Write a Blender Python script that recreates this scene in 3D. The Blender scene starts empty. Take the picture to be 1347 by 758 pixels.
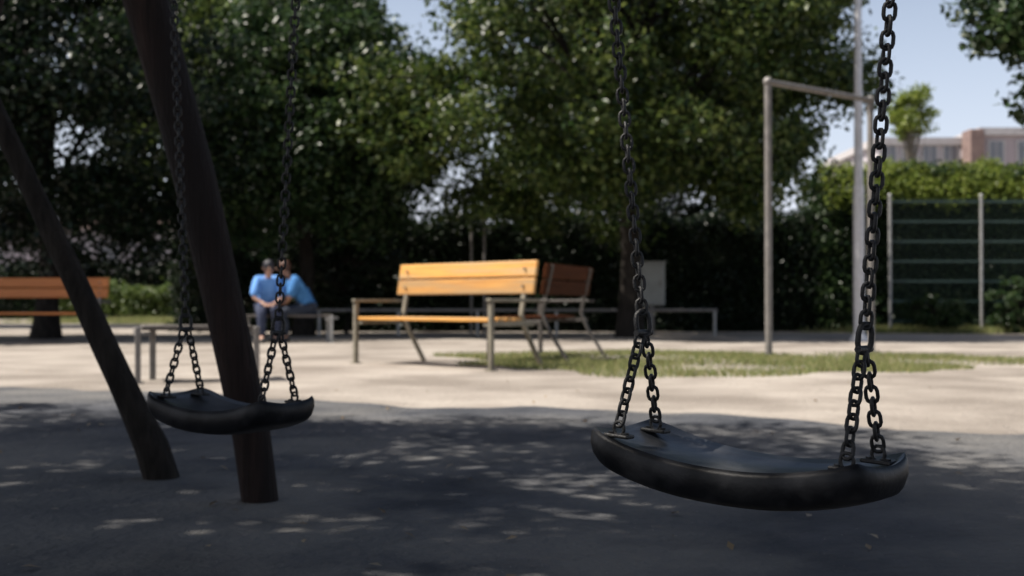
import bpy, math, random
import numpy as np
from mathutils import Vector, Matrix
random.seed(7)
R = math.radians
scene = bpy.context.scene
COL = scene.collection
H, F, HOR = 0.62, 1500.0, 400.0          # eye height, focal length (px of the 1347 px photo), horizon row

def at(px, Y, py=None, z=None):          # helper used while measuring: pixel + distance -> world point
    x = (px - 673.5) / F * Y
    if z is None:
        z = 0.0 if py is None else H + (HOR - py) / F * Y
    return Vector((x, Y, z))

# ------------------------------------------------------------------ materials
def mat(name, c1, c2=None, scale=8.0, rough=0.8, metal=0.0, bump=0.0, bscale=None, spec=0.5, detail=6,
        stretch=(1, 1, 1), lo=0.35, hi=0.65, c3=None, s3=1.0):
    m = bpy.data.materials.new(name); m.use_nodes = True
    nt = m.node_tree; N = nt.nodes; L = nt.links
    b = N["Principled BSDF"]
    b.inputs["Roughness"].default_value = rough
    b.inputs["Metallic"].default_value = metal
    b.inputs["Specular IOR Level"].default_value = spec
    tc = N.new("ShaderNodeTexCoord"); mp = N.new("ShaderNodeMapping")
    mp.inputs["Scale"].default_value = stretch
    L.new(tc.outputs["Object"], mp.inputs["Vector"])
    no = N.new("ShaderNodeTexNoise"); no.inputs["Scale"].default_value = scale
    no.inputs["Detail"].default_value = detail; no.inputs["Roughness"].default_value = 0.6
    L.new(mp.outputs["Vector"], no.inputs["Vector"])
    rp = N.new("ShaderNodeValToRGB")
    rp.color_ramp.elements[0].position = lo; rp.color_ramp.elements[1].position = hi
    rp.color_ramp.elements[0].color = (*c1, 1); rp.color_ramp.elements[1].color = (*(c2 or c1), 1)
    L.new(no.outputs["Fac"], rp.inputs["Fac"])
    out = rp.outputs["Color"]
    if c3:
        n3 = N.new("ShaderNodeTexNoise"); n3.inputs["Scale"].default_value = s3; n3.inputs["Detail"].default_value = 4
        L.new(mp.outputs["Vector"], n3.inputs["Vector"])
        r3 = N.new("ShaderNodeValToRGB"); r3.color_ramp.elements[0].position = 0.45; r3.color_ramp.elements[1].position = 0.62
        L.new(n3.outputs["Fac"], r3.inputs["Fac"])
        mx = N.new("ShaderNodeMixRGB"); mx.inputs["Color2"].default_value = (*c3, 1)
        L.new(r3.outputs["Color"], mx.inputs["Fac"]); L.new(out, mx.inputs["Color1"]); out = mx.outputs["Color"]
    if name.endswith(('timber', 'pine')):        # each board weathers a little differently
        oi = N.new("ShaderNodeObjectInfo"); mr = N.new("ShaderNodeMapRange"); mr.inputs["To Min"].default_value = .78; mr.inputs["To Max"].default_value = 1.12
        hs = N.new("ShaderNodeHueSaturation"); L.new(oi.outputs["Random"], mr.inputs["Value"]); L.new(mr.outputs[0], hs.inputs["Value"])
        L.new(out, hs.inputs["Color"]); out = hs.outputs["Color"]
    L.new(out, b.inputs["Base Color"])
    if bump:
        nb = N.new("ShaderNodeTexNoise"); nb.inputs["Scale"].default_value = bscale or scale * 4
        nb.inputs["Detail"].default_value = 8
        L.new(mp.outputs["Vector"], nb.inputs["Vector"])
        bp = N.new("ShaderNodeBump"); bp.inputs["Strength"].default_value = bump; bp.inputs["Distance"].default_value = 0.02
        L.new(nb.outputs["Fac"], bp.inputs["Height"]); L.new(bp.outputs["Normal"], b.inputs["Normal"])
    return m

def leafmat(name, cols, rough=0.38, transl=0.28):
    m = bpy.data.materials.new(name); m.use_nodes = True
    nt = m.node_tree; N = nt.nodes; L = nt.links
    b = N["Principled BSDF"]; b.inputs["Roughness"].default_value = rough
    b.inputs["Specular IOR Level"].default_value = .32
    a = N.new("ShaderNodeAttribute"); a.attribute_name = "rnd"
    rp = N.new("ShaderNodeValToRGB"); e = rp.color_ramp.elements
    e[0].color = (*cols[0], 1); e[1].color = (*cols[-1], 1)
    for i, c in enumerate(cols[1:-1]):
        k = e.new((i + 1) / (len(cols) - 1)); k.color = (*c, 1)
    L.new(a.outputs["Fac"], rp.inputs["Fac"]); L.new(rp.outputs["Color"], b.inputs["Base Color"])
    t = N.new("ShaderNodeBsdfTranslucent")
    hs = N.new("ShaderNodeHueSaturation"); hs.inputs["Hue"].default_value = 0.485
    hs.inputs["Value"].default_value = 1.7; L.new(rp.outputs["Color"], hs.inputs["Color"])
    L.new(hs.outputs["Color"], t.inputs["Color"])
    mx = N.new("ShaderNodeMixShader"); mx.inputs["Fac"].default_value = transl
    L.new(b.outputs["BSDF"], mx.inputs[1]); L.new(t.outputs["BSDF"], mx.inputs[2])
    L.new(mx.outputs["Shader"], N["Material Output"].inputs["Surface"])
    return m

M = {}
M['ground'] = mat('sandy_ground', (0.26, 0.23, 0.20), (0.355, 0.32, 0.28), 1.3, 0.95, bump=0.9, bscale=22, c3=(0.20, 0.175, 0.15), s3=0.75, detail=12, spec=0.2)
M['bark'] = mat('bark', (0.013, 0.011, 0.009), (0.036, 0.030, 0.025), 9, 0.92, spec=0.2, bump=1.0, bscale=22, stretch=(2.2, 2.2, 0.5))
M['palebark'] = mat('pale_bark', (0.09, 0.08, 0.065), (0.17, 0.15, 0.12), 9, 0.92, bump=0.8, bscale=20, stretch=(2, 2, 0.6))
M['pole'] = mat('dark_stained_timber', (0.013, 0.008, 0.0065), (0.034, 0.020, 0.016), 14, 0.75, bump=0.6, bscale=40, stretch=(3, 3, 0.22), c3=(0.014, 0.010, 0.009), s3=2.0, spec=0.2)
M['slat'] = mat('varnished_pine', (0.50, 0.225, 0.045), (0.64, 0.33, 0.075), 7, 0.5, bump=0.2, bscale=40, stretch=(0.35, 4, 7), c3=(0.42, 0.27, 0.12), s3=2.3)
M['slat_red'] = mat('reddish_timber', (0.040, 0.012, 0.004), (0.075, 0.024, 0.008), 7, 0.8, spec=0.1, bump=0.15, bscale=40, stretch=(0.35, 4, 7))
M['slat_orange'] = mat('orange_timber', (0.42, 0.13, 0.025), (0.55, 0.19, 0.04), 7, 0.5, bump=0.15, bscale=40, stretch=(0.35, 4, 7))
M['slat_dark'] = mat('weathered_timber', (0.07, 0.06, 0.055), (0.13, 0.115, 0.10), 7, 0.75, bump=0.3, bscale=40, stretch=(0.35, 4, 7))
M['galv'] = mat('galvanised_steel', (0.30, 0.30, 0.29), (0.42, 0.42, 0.41), 18, 0.5, 0.35, bump=0.05)
M['greymetal'] = mat('painted_grey_metal', (0.16, 0.15, 0.14), (0.24, 0.225, 0.21), 12, 0.5, 0.2, bump=0.1)
M['leggy'] = mat('worn_olive_metal', (0.15, 0.135, 0.10), (0.24, 0.22, 0.17), 14, 0.55, 0.2, bump=0.15)
M['darkleg'] = mat('dark_bench_metal', (0.05, 0.045, 0.04), (0.09, 0.08, 0.07), 14, 0.6, bump=0.15)
M['palemetal'] = mat('pale_lamp_metal', (0.46, 0.46, 0.47), (0.58, 0.58, 0.6), 10, 0.45, 0.2, bump=0.05)
M['rubber'] = mat('black_rubber', (0.003, 0.0035, 0.0045), (0.007, 0.0075, 0.009), 20, 0.45, spec=0.2, bump=0.06, bscale=90, c3=(0.028, 0.028, 0.030), s3=9)
M['sheen_top'] = mat('worn_sheen_rubber_top', (0.012, 0.014, 0.018), (0.022, 0.025, 0.031), 14, 0.30, bump=0.05, bscale=90, c3=(0.05, 0.052, 0.056), s3=7)  # paler bluish colour imitates sky sheen on the seat top, with real scuffs
M['chain'] = mat('dark_chain_steel', (0.008, 0.008, 0.009), (0.022, 0.021, 0.020), 60, 0.5, 0.2, bump=0.2)
M['fence'] = mat('green_coated_wire', (0.018, 0.045, 0.035), (0.03, 0.065, 0.05), 12, 0.5)
M['cream'] = mat('pale_render', (0.40, 0.375, 0.40), (0.48, 0.45, 0.475), 0.8, 0.9, bump=0.1)
M['brick'] = None
M['roofing'] = mat('roof_tiles', (0.16, 0.11, 0.10), (0.24, 0.17, 0.15), 3, 0.85, bump=0.5)
M['glass'] = mat('window_glass', (0.13, 0.14, 0.16), (0.18, 0.19, 0.21), 2, 0.12)
M['frame'] = mat('window_frame', (0.40, 0.38, 0.38), (0.48, 0.46, 0.46), 3, 0.6)
M['box'] = mat('cabinet_grey', (0.26, 0.27, 0.25), (0.34, 0.35, 0.33), 3, 0.6, bump=0.05)
M['skin'] = mat('skin', (0.42, 0.24, 0.17), (0.50, 0.30, 0.22), 10, 0.55)
M['skin2'] = mat('tanned_skin', (0.26, 0.14, 0.09), (0.33, 0.18, 0.12), 10, 0.55)
M['shirt1'] = mat('light_blue_cotton', (0.10, 0.28, 0.68), (0.17, 0.38, 0.80), 9, 0.85, bump=0.4, bscale=14)
M['shirt2'] = mat('mid_blue_cotton', (0.03, 0.15, 0.38), (0.06, 0.21, 0.47), 9, 0.85, bump=0.4, bscale=14)
M['trouser1'] = mat('navy_denim', (0.02, 0.028, 0.06), (0.04, 0.05, 0.09), 12, 0.9, bump=0.3)
M['trouser2'] = mat('dark_denim', (0.015, 0.02, 0.035), (0.03, 0.04, 0.06), 12, 0.9, bump=0.3)
M['hair1'] = mat('black_hair', (0.008, 0.008, 0.012), (0.02, 0.02, 0.03), 30, 0.5, stretch=(1, 1, .2), bump=.5)
M['hair2'] = mat('brown_hair', (0.05, 0.018, 0.01), (0.09, 0.035, 0.018), 30, 0.5, stretch=(1, 1, .2), bump=.5)
M['shoe'] = mat('dark_shoe', (0.02, 0.02, 0.02), (0.05, 0.05, 0.05), 20, 0.6)
M['stone'] = mat('pebbles', (0.28, 0.25, 0.22), (0.5, 0.46, 0.42), 3, 0.9)
M['leafA'] = leafmat('dark_leaves', [(0.010, 0.024, 0.008), (0.018, 0.040, 0.013), (0.032, 0.062, 0.02), (0.06, 0.09, 0.032)])
M['leafB'] = leafmat('fresh_leaves', [(0.035, 0.065, 0.016), (0.06, 0.10, 0.022), (0.10, 0.145, 0.035), (0.13, 0.17, 0.055)])
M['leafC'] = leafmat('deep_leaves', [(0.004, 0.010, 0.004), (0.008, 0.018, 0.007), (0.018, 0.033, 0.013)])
M['leafD'] = leafmat('mid_leaves', [(0.010, 0.024, 0.007), (0.026, 0.052, 0.012), (0.065, 0.10, 0.02), (0.12, 0.15, 0.045)])
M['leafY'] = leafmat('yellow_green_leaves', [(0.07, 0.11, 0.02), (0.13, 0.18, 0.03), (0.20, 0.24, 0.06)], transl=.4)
M['hedgecore'] = mat('hedge_twigs', (0.010, 0.015, 0.008), (0.02, 0.025, 0.015), 9, 1.0, spec=0.05, bump=1.0)
M['dry'] = leafmat('dry_leaves', [(0.10, 0.065, 0.03), (0.2, 0.14, 0.07), (0.28, 0.2, 0.1)], transl=.1)
M['grass'] = leafmat('grass_blades', [(0.09, 0.13, 0.04), (0.15, 0.19, 0.06), (0.24, 0.25, 0.10), (0.32, 0.29, 0.15)], rough=.6, transl=.3)

def brick_mat():
    m = bpy.data.materials.new('pink_brick'); m.use_nodes = True
    nt = m.node_tree; b = nt.nodes["Principled BSDF"]; b.inputs["Roughness"].default_value = .9
    tc = nt.nodes.new("ShaderNodeTexCoord"); sp = nt.nodes.new("ShaderNodeSeparateXYZ"); cb = nt.nodes.new("ShaderNodeCombineXYZ")
    nt.links.new(tc.outputs["Object"], sp.inputs[0])
    ad = nt.nodes.new("ShaderNodeMath"); nt.links.new(sp.outputs["X"], ad.inputs[0]); nt.links.new(sp.outputs["Y"], ad.inputs[1])
    nt.links.new(ad.outputs[0], cb.inputs["X"]); nt.links.new(sp.outputs["Z"], cb.inputs["Y"])
    br = nt.nodes.new("ShaderNodeTexBrick"); br.inputs["Scale"].default_value = 1.0
    br.inputs["Brick Width"].default_value = .25; br.inputs["Row Height"].default_value = .08; br.inputs["Mortar Size"].default_value = .01
    br.inputs["Color1"].default_value = (.40, .34, .36, 1); br.inputs["Color2"].default_value = (.36, .30, .32, 1); br.inputs["Mortar"].default_value = (.36, .33, .33, 1)
    nt.links.new(cb.outputs[0], br.inputs["Vector"]); nt.links.new(br.outputs["Color"], b.inputs["Base Color"])
    return m
M['brick'] = brick_mat()

# ------------------------------------------------------------------ mesh builder
class MB:
    def __init__(s): s.v = []; s.f = []; s.smooth = []
    def add(s, vs, fs, smooth=False):
        o = len(s.v); s.v += [tuple(v) for v in vs]; s.f += [tuple(i + o for i in f) for f in fs]; s.smooth += [smooth] * len(fs)
    def box(s, c, size, rot=None, bev=0.0):
        x, y, z = [d / 2 for d in size]; c = Vector(c)
        b = min(bev, x * .9, y * .9, z * .9)
        if b <= 0:
            vs = [Vector((i * x, j * y, k * z)) for i in (-1, 1) for j in (-1, 1) for k in (-1, 1)]
            fs = [(0, 1, 3, 2), (4, 6, 7, 5), (0, 4, 5, 1), (2, 3, 7, 6), (0, 2, 6, 4), (1, 5, 7, 3)]
        else:
            def ring(zz, xi, yi):                                       # octagonal ring, chamfered box
                q = b
                return [Vector(p) for p in ((xi - q, -yi, zz), (xi, -yi + q, zz), (xi, yi - q, zz), (xi - q, yi, zz), (-xi + q, yi, zz), (-xi, yi - q, zz), (-xi, -yi + q, zz), (-xi + q, -yi, zz))]
            rs = [ring(-z, x - b * .6, y - b * .6), ring(-z + b, x, y), ring(z - b, x, y), ring(z, x - b * .6, y - b * .6)]
            vs = sum(rs, []); fs = [tuple(range(7, -1, -1)), tuple(range(24, 32))]
            for r in range(3):
                for i in range(8):
                    j = (i + 1) % 8; fs.append((r * 8 + i, r * 8 + j, (r + 1) * 8 + j, (r + 1) * 8 + i))
        if rot: vs = [rot @ v for v in vs]
        s.add([v + c for v in vs], fs)
    def bar(s, a, b, w, h, up=Vector((0, 0, 1)), bev=.003):             # rectangular bar from a to b; w sideways, h along up
        a = Vector(a); b = Vector(b); d = (b - a); L = d.length; d.normalize()
        sd = d.cross(up).normalized(); u = sd.cross(d).normalized()
        m = Matrix((d, sd, u)).transposed()
        s.box((a + b) / 2, (L, w, h), m, bev)
    def tube(s, pts, rad, n=10, caps=True, wob=0.0, seed=0):
        pts = [Vector(p) for p in pts]
        if not hasattr(rad, '__len__'): rad = [rad] * len(pts)
        rg = random.Random(seed); rings = []; prev = None
        for i, p in enumerate(pts):
            d = (pts[min(i + 1, len(pts) - 1)] - pts[max(i - 1, 0)]).normalized()
            if prev is None:
                ref = Vector((0, 0, 1)) if abs(d.z) < .9 else Vector((1, 0, 0)); u = d.cross(ref).normalized()
            else:
                u = (prev - d * prev.dot(d)).normalized()
            prev = u; w = d.cross(u)
            rings.append([p + (u * math.cos(2 * math.pi * k / n) + w * math.sin(2 * math.pi * k / n)) * rad[i] * (1 + wob * rg.uniform(-1, 1)) for k in range(n)])
        vs = sum(rings, []); fs = []
        for r in range(len(pts) - 1):
            for k in range(n):
                j = (k + 1) % n; fs.append((r * n + k, r * n + j, (r + 1) * n + j, (r + 1) * n + k))
        s.add(vs, fs, True)
        if caps:
            s.add(rings[0], [tuple(range(n - 1, -1, -1))]); s.add(rings[-1], [tuple(range(n))])
    def link(s, c, d, side, pitch, wire, width):                         # one oval chain link centred c along d
        d = d.normalized(); side = (side - d * side.dot(d)).normalized(); nrm = d.cross(side)
        hl = pitch / 2 + wire / 2 - width / 2 + wire / 2 + .0005; hr = width / 2 - wire / 2
        pts = []; hl = max(hl, .002)
        for k in range(6):
            a = math.pi * k / 5; pts.append(c + d * (hl + hr * math.sin(a)) + side * hr * math.cos(a))
        for k in range(6):
            a = math.pi + math.pi * k / 5; pts.append(c + d * (-hl + hr * math.sin(a)) + side * hr * math.cos(a))
        n = len(pts); q = 6; vs = []; fs = []
        for i in range(n):
            t = (pts[(i + 1) % n] - pts[i - 1]).normalized(); u = nrm; w = t.cross(u).normalized()
            for k in range(q):
                a = 2 * math.pi * k / q; vs.append(pts[i] + (u * math.cos(a) + w * math.sin(a)) * wire / 2)
        for i in range(n):
            for k in range(q):
                j = (i + 1) % n; l = (k + 1) % q; fs.append((i * q + k, i * q + l, j * q + l, j * q + k))
        s.add(vs, fs, True)
    def sphere(s, c, r, n=12, m=8, sc=(1, 1, 1)):
        c = Vector(c); vs = []; fs = []
        for i in range(m + 1):
            th = math.pi * i / m
            for k in range(n):
                a = 2 * math.pi * k / n
                vs.append(c + Vector((r * sc[0] * math.sin(th) * math.cos(a), r * sc[1] * math.sin(th) * math.sin(a), r * sc[2] * math.cos(th))))
        for i in range(m):
            for k in range(n):
                j = (k + 1) % n; fs.append((i * n + k, (i + 1) * n + k, (i + 1) * n + j, i * n + j))
        s.add(vs, fs, True)
    def build(s, name, m, parent=None):
        me = bpy.data.meshes.new(name); me.from_pydata(s.v, [], s.f)
        me.polygons.foreach_set('use_smooth', s.smooth); me.materials.append(m); me.update()
        o = bpy.data.objects.new(name, me); COL.objects.link(o)
        if parent: o.parent = parent
        return o

def tag(o, label=None, cat=None, group=None, kind=None):
    if label: o['label'] = label
    if cat: o['category'] = cat
    if group: o['group'] = group
    if kind: o['kind'] = kind
    return o
def empty(name, loc, rz=0.0, label=None, cat=None, group=None):
    o = bpy.data.objects.new(name, None); COL.objects.link(o); o.location = loc; o.rotation_euler = (0, 0, rz)
    o.empty_display_size = .2
    return tag(o, label, cat, group)
def copy_tree(o, parent=None):
    c = o.copy(); COL.objects.link(c); c.parent = parent
    for ch in o.children: copy_tree(ch, c)
    return c

# ------------------------------------------------------------------ foliage
def leaf_mesh(name, centers, size, m, parent=None, upbias=0.5, aspect=.55, seed=0, norm=None, sizevar=.35, droop=0.0):
    g = np.random.default_rng(seed); n = len(centers)
    nr = g.normal(size=(n, 3)); nr[:, 2] += upbias
    if norm is not None: nr += norm
    nr /= np.linalg.norm(nr, axis=1)[:, None]
    t = g.normal(size=(n, 3)); t[:, 2] -= droop
    t -= nr * np.sum(t * nr, axis=1)[:, None]; t /= np.linalg.norm(t, axis=1)[:, None]
    w = np.cross(nr, t); L = size * (1 + sizevar * g.uniform(-1, 1, n))[:, None]; W = L * aspect
    a = centers - t * L * .5; b = centers + t * L * .5
    l = centers - w * W * .5 + nr * L * .08 - t * L * .08; r = centers + w * W * .5 + nr * L * .08 - t * L * .08
    V = np.stack([a, r, b, l], axis=1).reshape(-1, 3).astype(np.float32)
    me = bpy.data.meshes.new(name); me.vertices.add(4 * n); me.vertices.foreach_set('co', V.ravel())
    i0 = np.arange(n) * 4
    tri = np.stack([i0, i0 + 1, i0 + 2, i0, i0 + 2, i0 + 3], axis=1).ravel().astype(np.int32)
    me.loops.add(6 * n); me.loops.foreach_set('vertex_index', tri)
    me.polygons.add(2 * n); me.polygons.foreach_set('loop_start', (np.arange(2 * n) * 3).astype(np.int32))
    me.polygons.foreach_set('loop_total', np.full(2 * n, 3, np.int32))
    me.update(calc_edges=True)
    at_ = me.attributes.new('rnd', 'FLOAT', 'POINT')
    at_.data.foreach_set('value', np.repeat(g.uniform(0, 1, n), 4).astype(np.float32))
    me.materials.append(m)
    o = bpy.data.objects.new(name, me); COL.objects.link(o)
    if parent: o.parent = parent
    return o

def tree(name, base, center, rad, nclump, nleaf, leaf, m, label, group, cat='tree', trunk_r=.16, trunk_pts=None, seed=1,
         bark='bark', low=-1.0, clump_r=None, upbias=.5, droop=.3, limbs=True, shell=.55, cull=None):
    """base: foot; center/rad: crown ellipsoid in world space"""
    g = np.random.default_rng(seed); base = Vector(base); C = np.array(center, float); Rr = np.array(rad, float)
    root = empty(name, base, 0, label, cat, group)
    d = g.normal(size=(nclump * 4, 3)); d /= np.linalg.norm(d, axis=1)[:, None]
    d = d[d[:, 2] > low][:nclump]
    # lumpy outline: the radius varies with direction
    lob = np.ones(len(d))
    for k in range(7):
        q = g.normal(size=3); q /= np.linalg.norm(q); lob += .22 * np.clip((d @ q - .55) / .45, 0, 1) * g.choice([-1, 1])
    rr = g.uniform(shell, 1.0, len(d)) ** .8 * lob
    P = C + d * rr[:, None] * Rr
    cr = clump_r or .2 * float(Rr.mean())
    if cull is not None: P = P[cull(P)]
    per = nleaf // len(P)
    crs = cr * g.uniform(.55, 1.35, len(P))
    off = g.normal(size=(len(P), per, 3)); off *= (g.uniform(0, 1, (len(P), per)) ** .45 / np.linalg.norm(off, axis=2))[:, :, None]
    off[:, :, 2] *= .62
    pts = (P[:, None, :] + off * crs[:, None, None])
    pts = pts.reshape(-1, 3) + g.normal(size=(len(P) * per, 3)) * cr * .08
    nrm = (pts - np.repeat(P, per, axis=0)[:len(pts)]) / cr * .6
    leaf_mesh('crown', pts - np.array(base), leaf, m, root, upbias=upbias, seed=seed + 5, norm=nrm, droop=droop)
    mb = MB()
    top = Vector(C) + Vector((0, 0, rad[2] * .35))
    tp = [Vector(p) for p in trunk_pts] if trunk_pts else [base, base.lerp(Vector(center), .3) + Vector((.06, .03, 0)), base.lerp(Vector(center), .65) + Vector((-.05, .05, 0)), Vector(center)]
    tp.append(top)
    fine = []
    for i in range(len(tp) - 1):
        for k in range(4): fine.append(tp[i].lerp(tp[i + 1], k / 4))
    fine.append(tp[-1])
    n = len(fine); rads = [trunk_r * (1.0 - .78 * (i / (n - 1)) ** .9) for i in range(n)]
    rads[0] = trunk_r * (1.35 if trunk_r > .1 else 1.12); rads[1] = trunk_r * 1.06
    if n: fine[0] = fine[0] - Vector((0, 0, .06))
    mb.tube([p - base for p in fine], rads, 14, wob=.05, seed=seed)
    if limbs:
        for j in range(0, len(P), max(1, len(P) // 45)):
            e = Vector(P[j]); k = int(n * random.uniform(.45, .85)); s0 = fine[min(k, n - 2)]
            mid = s0.lerp(e, .5) + Vector((random.uniform(-.1, .1), random.uniform(-.1, .1), .12)) * (e - s0).length * .6
            pts_ = [s0.lerp(mid, .0), s0.lerp(mid, .5) + Vector((0, 0, .03)), mid, mid.lerp(e, .5), e]
            r0 = max(.018, rads[min(k, n - 2)] * .45)
            mb.tube([p - base for p in pts_], [r0, r0 * .8, r0 * .6, r0 * .4, r0 * .15], 6, wob=.05, seed=seed + j)
    mb.build('trunk', M[bark], root)
    return root

def hedge(name, x0, x1, y0, y1, h, leaf, n, m, label, seed, topm=None, wavy=.12, group=None, cat='hedge'):
    g = np.random.default_rng(seed); cx, cy = (x0 + x1) / 2, (y0 + y1) / 2; lx, ly = x1 - x0, y1 - y0
    root = empty(name, (cx, cy, 0), 0, label, cat, group)
    fr = np.array([lx * h, lx * h * .4, lx * ly, ly * h * .7, ly * h * .7]); fr = (fr / fr.sum() * n).astype(int)
    P = []
    def u(k): return g.uniform(-.5, .5, k)
    k = fr[0]; P.append(np.stack([u(k) * lx, np.full(k, -ly / 2), (u(k) + .5) * h], 1))
    k = fr[1]; P.append(np.stack([u(k) * lx, np.full(k, ly / 2), (u(k) + .5) * h], 1))
    k = fr[2]; P.append(np.stack([u(k) * lx, u(k) * ly, np.full(k, h)], 1))
    k = fr[3]; P.append(np.stack([np.full(k, -lx / 2), u(k) * ly, (u(k) + .5) * h], 1))
    k = fr[4]; P.append(np.stack([np.full(k, lx / 2), u(k) * ly, (u(k) + .5) * h], 1))
    P = np.concatenate(P)
    wv = wavy * (np.sin(P[:, 0] * 2.1 + seed) + np.sin(P[:, 0] * 5.3 + P[:, 2] * 3) * .6 + np.sin(P[:, 2] * 4.7 + P[:, 0]) * .6)
    P[:, 1] += wv * .6; P[:, 2] += wv * np.clip(P[:, 2] / h, 0, 1) * 1.2
    P += g.normal(size=P.shape) * .08; P[:, 2] = np.clip(P[:, 2], .03, None)
    leaf_mesh('foliage', P, leaf, m, root, upbias=.6, seed=seed + 1, norm=np.stack([P[:, 0] * 0, np.sign(P[:, 1]) * .4, P[:, 0] * 0], 1))
    mb = MB(); mb.box((0, 0, (h - .2) / 2), (lx - .3, ly - .32, h - .22)); mb.build('twigs', M['hedgecore'], root)
    return root

# ------------------------------------------------------------------ world, sun, camera
SUN_EL, SUN_AZ = R(58), None
sun_vec = Vector((-1.0, -0.10, 0)).normalized() * math.cos(SUN_EL) + Vector((0, 0, math.sin(SUN_EL)))
w = bpy.data.worlds.new("World"); scene.world = w; w.use_nodes = True
nt = w.node_tree; bg = nt.nodes["Background"]
sky = nt.nodes.new("ShaderNodeTexSky"); sky.sky_type = 'NISHITA'; sky.sun_disc = False
sky.sun_elevation = SUN_EL; sky.sun_rotation = math.atan2(sun_vec.x, sun_vec.y)
sky.air_density = 1.2; sky.dust_density = 4.0; sky.ozone_density = 2.0
# summer haze low in the sky: whitens the Nishita sky towards the horizon
tcw = nt.nodes.new("ShaderNodeTexCoord"); sx = nt.nodes.new("ShaderNodeSeparateXYZ"); nt.links.new(tcw.outputs["Generated"], sx.inputs[0])
mr = nt.nodes.new("ShaderNodeMapRange"); mr.inputs["From Min"].default_value = .0; mr.inputs["From Max"].default_value = .5
mr.inputs["To Min"].default_value = 1; mr.inputs["To Max"].default_value = 0; nt.links.new(sx.outputs["Z"], mr.inputs["Value"])
pw = nt.nodes.new("ShaderNodeMath"); pw.operation = 'POWER'; pw.inputs[1].default_value = 1.5; nt.links.new(mr.outputs[0], pw.inputs[0])
hz = nt.nodes.new("ShaderNodeMixRGB"); hz.blend_type = 'ADD'; hz.inputs["Color2"].default_value = (7.0, 7.3, 8.8, 1)
nt.links.new(pw.outputs[0], hz.inputs["Fac"]); nt.links.new(sky.outputs[0], hz.inputs["Color1"])
nt.links.new(hz.outputs[0], bg.inputs[0]); bg.inputs[1].default_value = 0.065
ld = bpy.data.lights.new('sun', 'SUN'); ld.energy = 5.0; ld.angle = R(.5); ld.color = (1, .93, .84)
lo = bpy.data.objects.new('sun', ld); COL.objects.link(lo); lo.location = (-6, -3, 12)
lo.rotation_euler = sun_vec.to_track_quat('Z', 'Y').to_euler()

cd = bpy.data.cameras.new('camera'); cd.sensor_width = 36; cd.lens = F / 1347 * 36; cd.clip_end = 2000; cd.clip_start = .05
cam = bpy.data.objects.new('camera', cd); COL.objects.link(cam); cam.location = (0, 0, H)
cam.rotation_euler = (R(90) + math.atan((HOR - 379) / F), 0, 0)
cd.dof.use_dof = True; cd.dof.focus_distance = 1.85; cd.dof.aperture_fstop = 4.6; cd.dof.aperture_blades = 7
scene.camera = cam
scene.view_settings.view_transform = 'Standard'; scene.view_settings.look = 'None'; scene.view_settings.gamma = 1
scene.view_settings.use_curve_mapping = False; scene.view_settings.exposure = 0.68
scene.cycles.max_bounces = 6; scene.cycles.diffuse_bounces = 3; scene.cycles.glossy_bounces = 2; scene.cycles.transmission_bounces = 3
scene.cycles.use_denoising = True

# ------------------------------------------------------------------ ground
mb = MB(); xs = [-600, -120, -40] + [-20 + i * .5 for i in range(81)] + [40, 120, 600]; ys = [-600, -60, -10] + [-4 + i * .5 for i in range(81)] + [60, 200, 900]
rg = np.random.default_rng(3); vs = []; fs = []
for j, y in enumerate(ys):
    for i, x in enumerate(xs):
        z = 0.012
        vs.append((x, y, z - .012))
nx = len(xs)
for j in range(len(ys) - 1):
    for i in range(nx - 1): fs.append((j * nx + i, j * nx + i + 1, (j + 1) * nx + i + 1, (j + 1) * nx + i))
mb.add(vs, fs, True); tag(mb.build('ground', M['ground']), 'pale sandy playground ground with dappled tree shade', kind='structure')

# ground sheet under the swings, coloured dark to deepen the tree shade; uneven edge
def edge_y(x):
    return 6.75 - .42 * x - .05 * x * x * (1 if x > 0 else -.35) + .16 * math.sin(x * 2.1) + .09 * math.sin(x * 5.3 + 1) + .04 * math.sin(x * 13.1)
M['shade_ground'] = mat('shade_darkened_surfacing', (0.042, 0.046, 0.054), (0.088, 0.091, 0.100), 2.2, 0.93, bump=1.0, bscale=30, c3=(0.14, 0.137, 0.133), s3=0.8, detail=12, spec=0.15)  # dark base colour puts part of the tree shade into the surface
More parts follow.
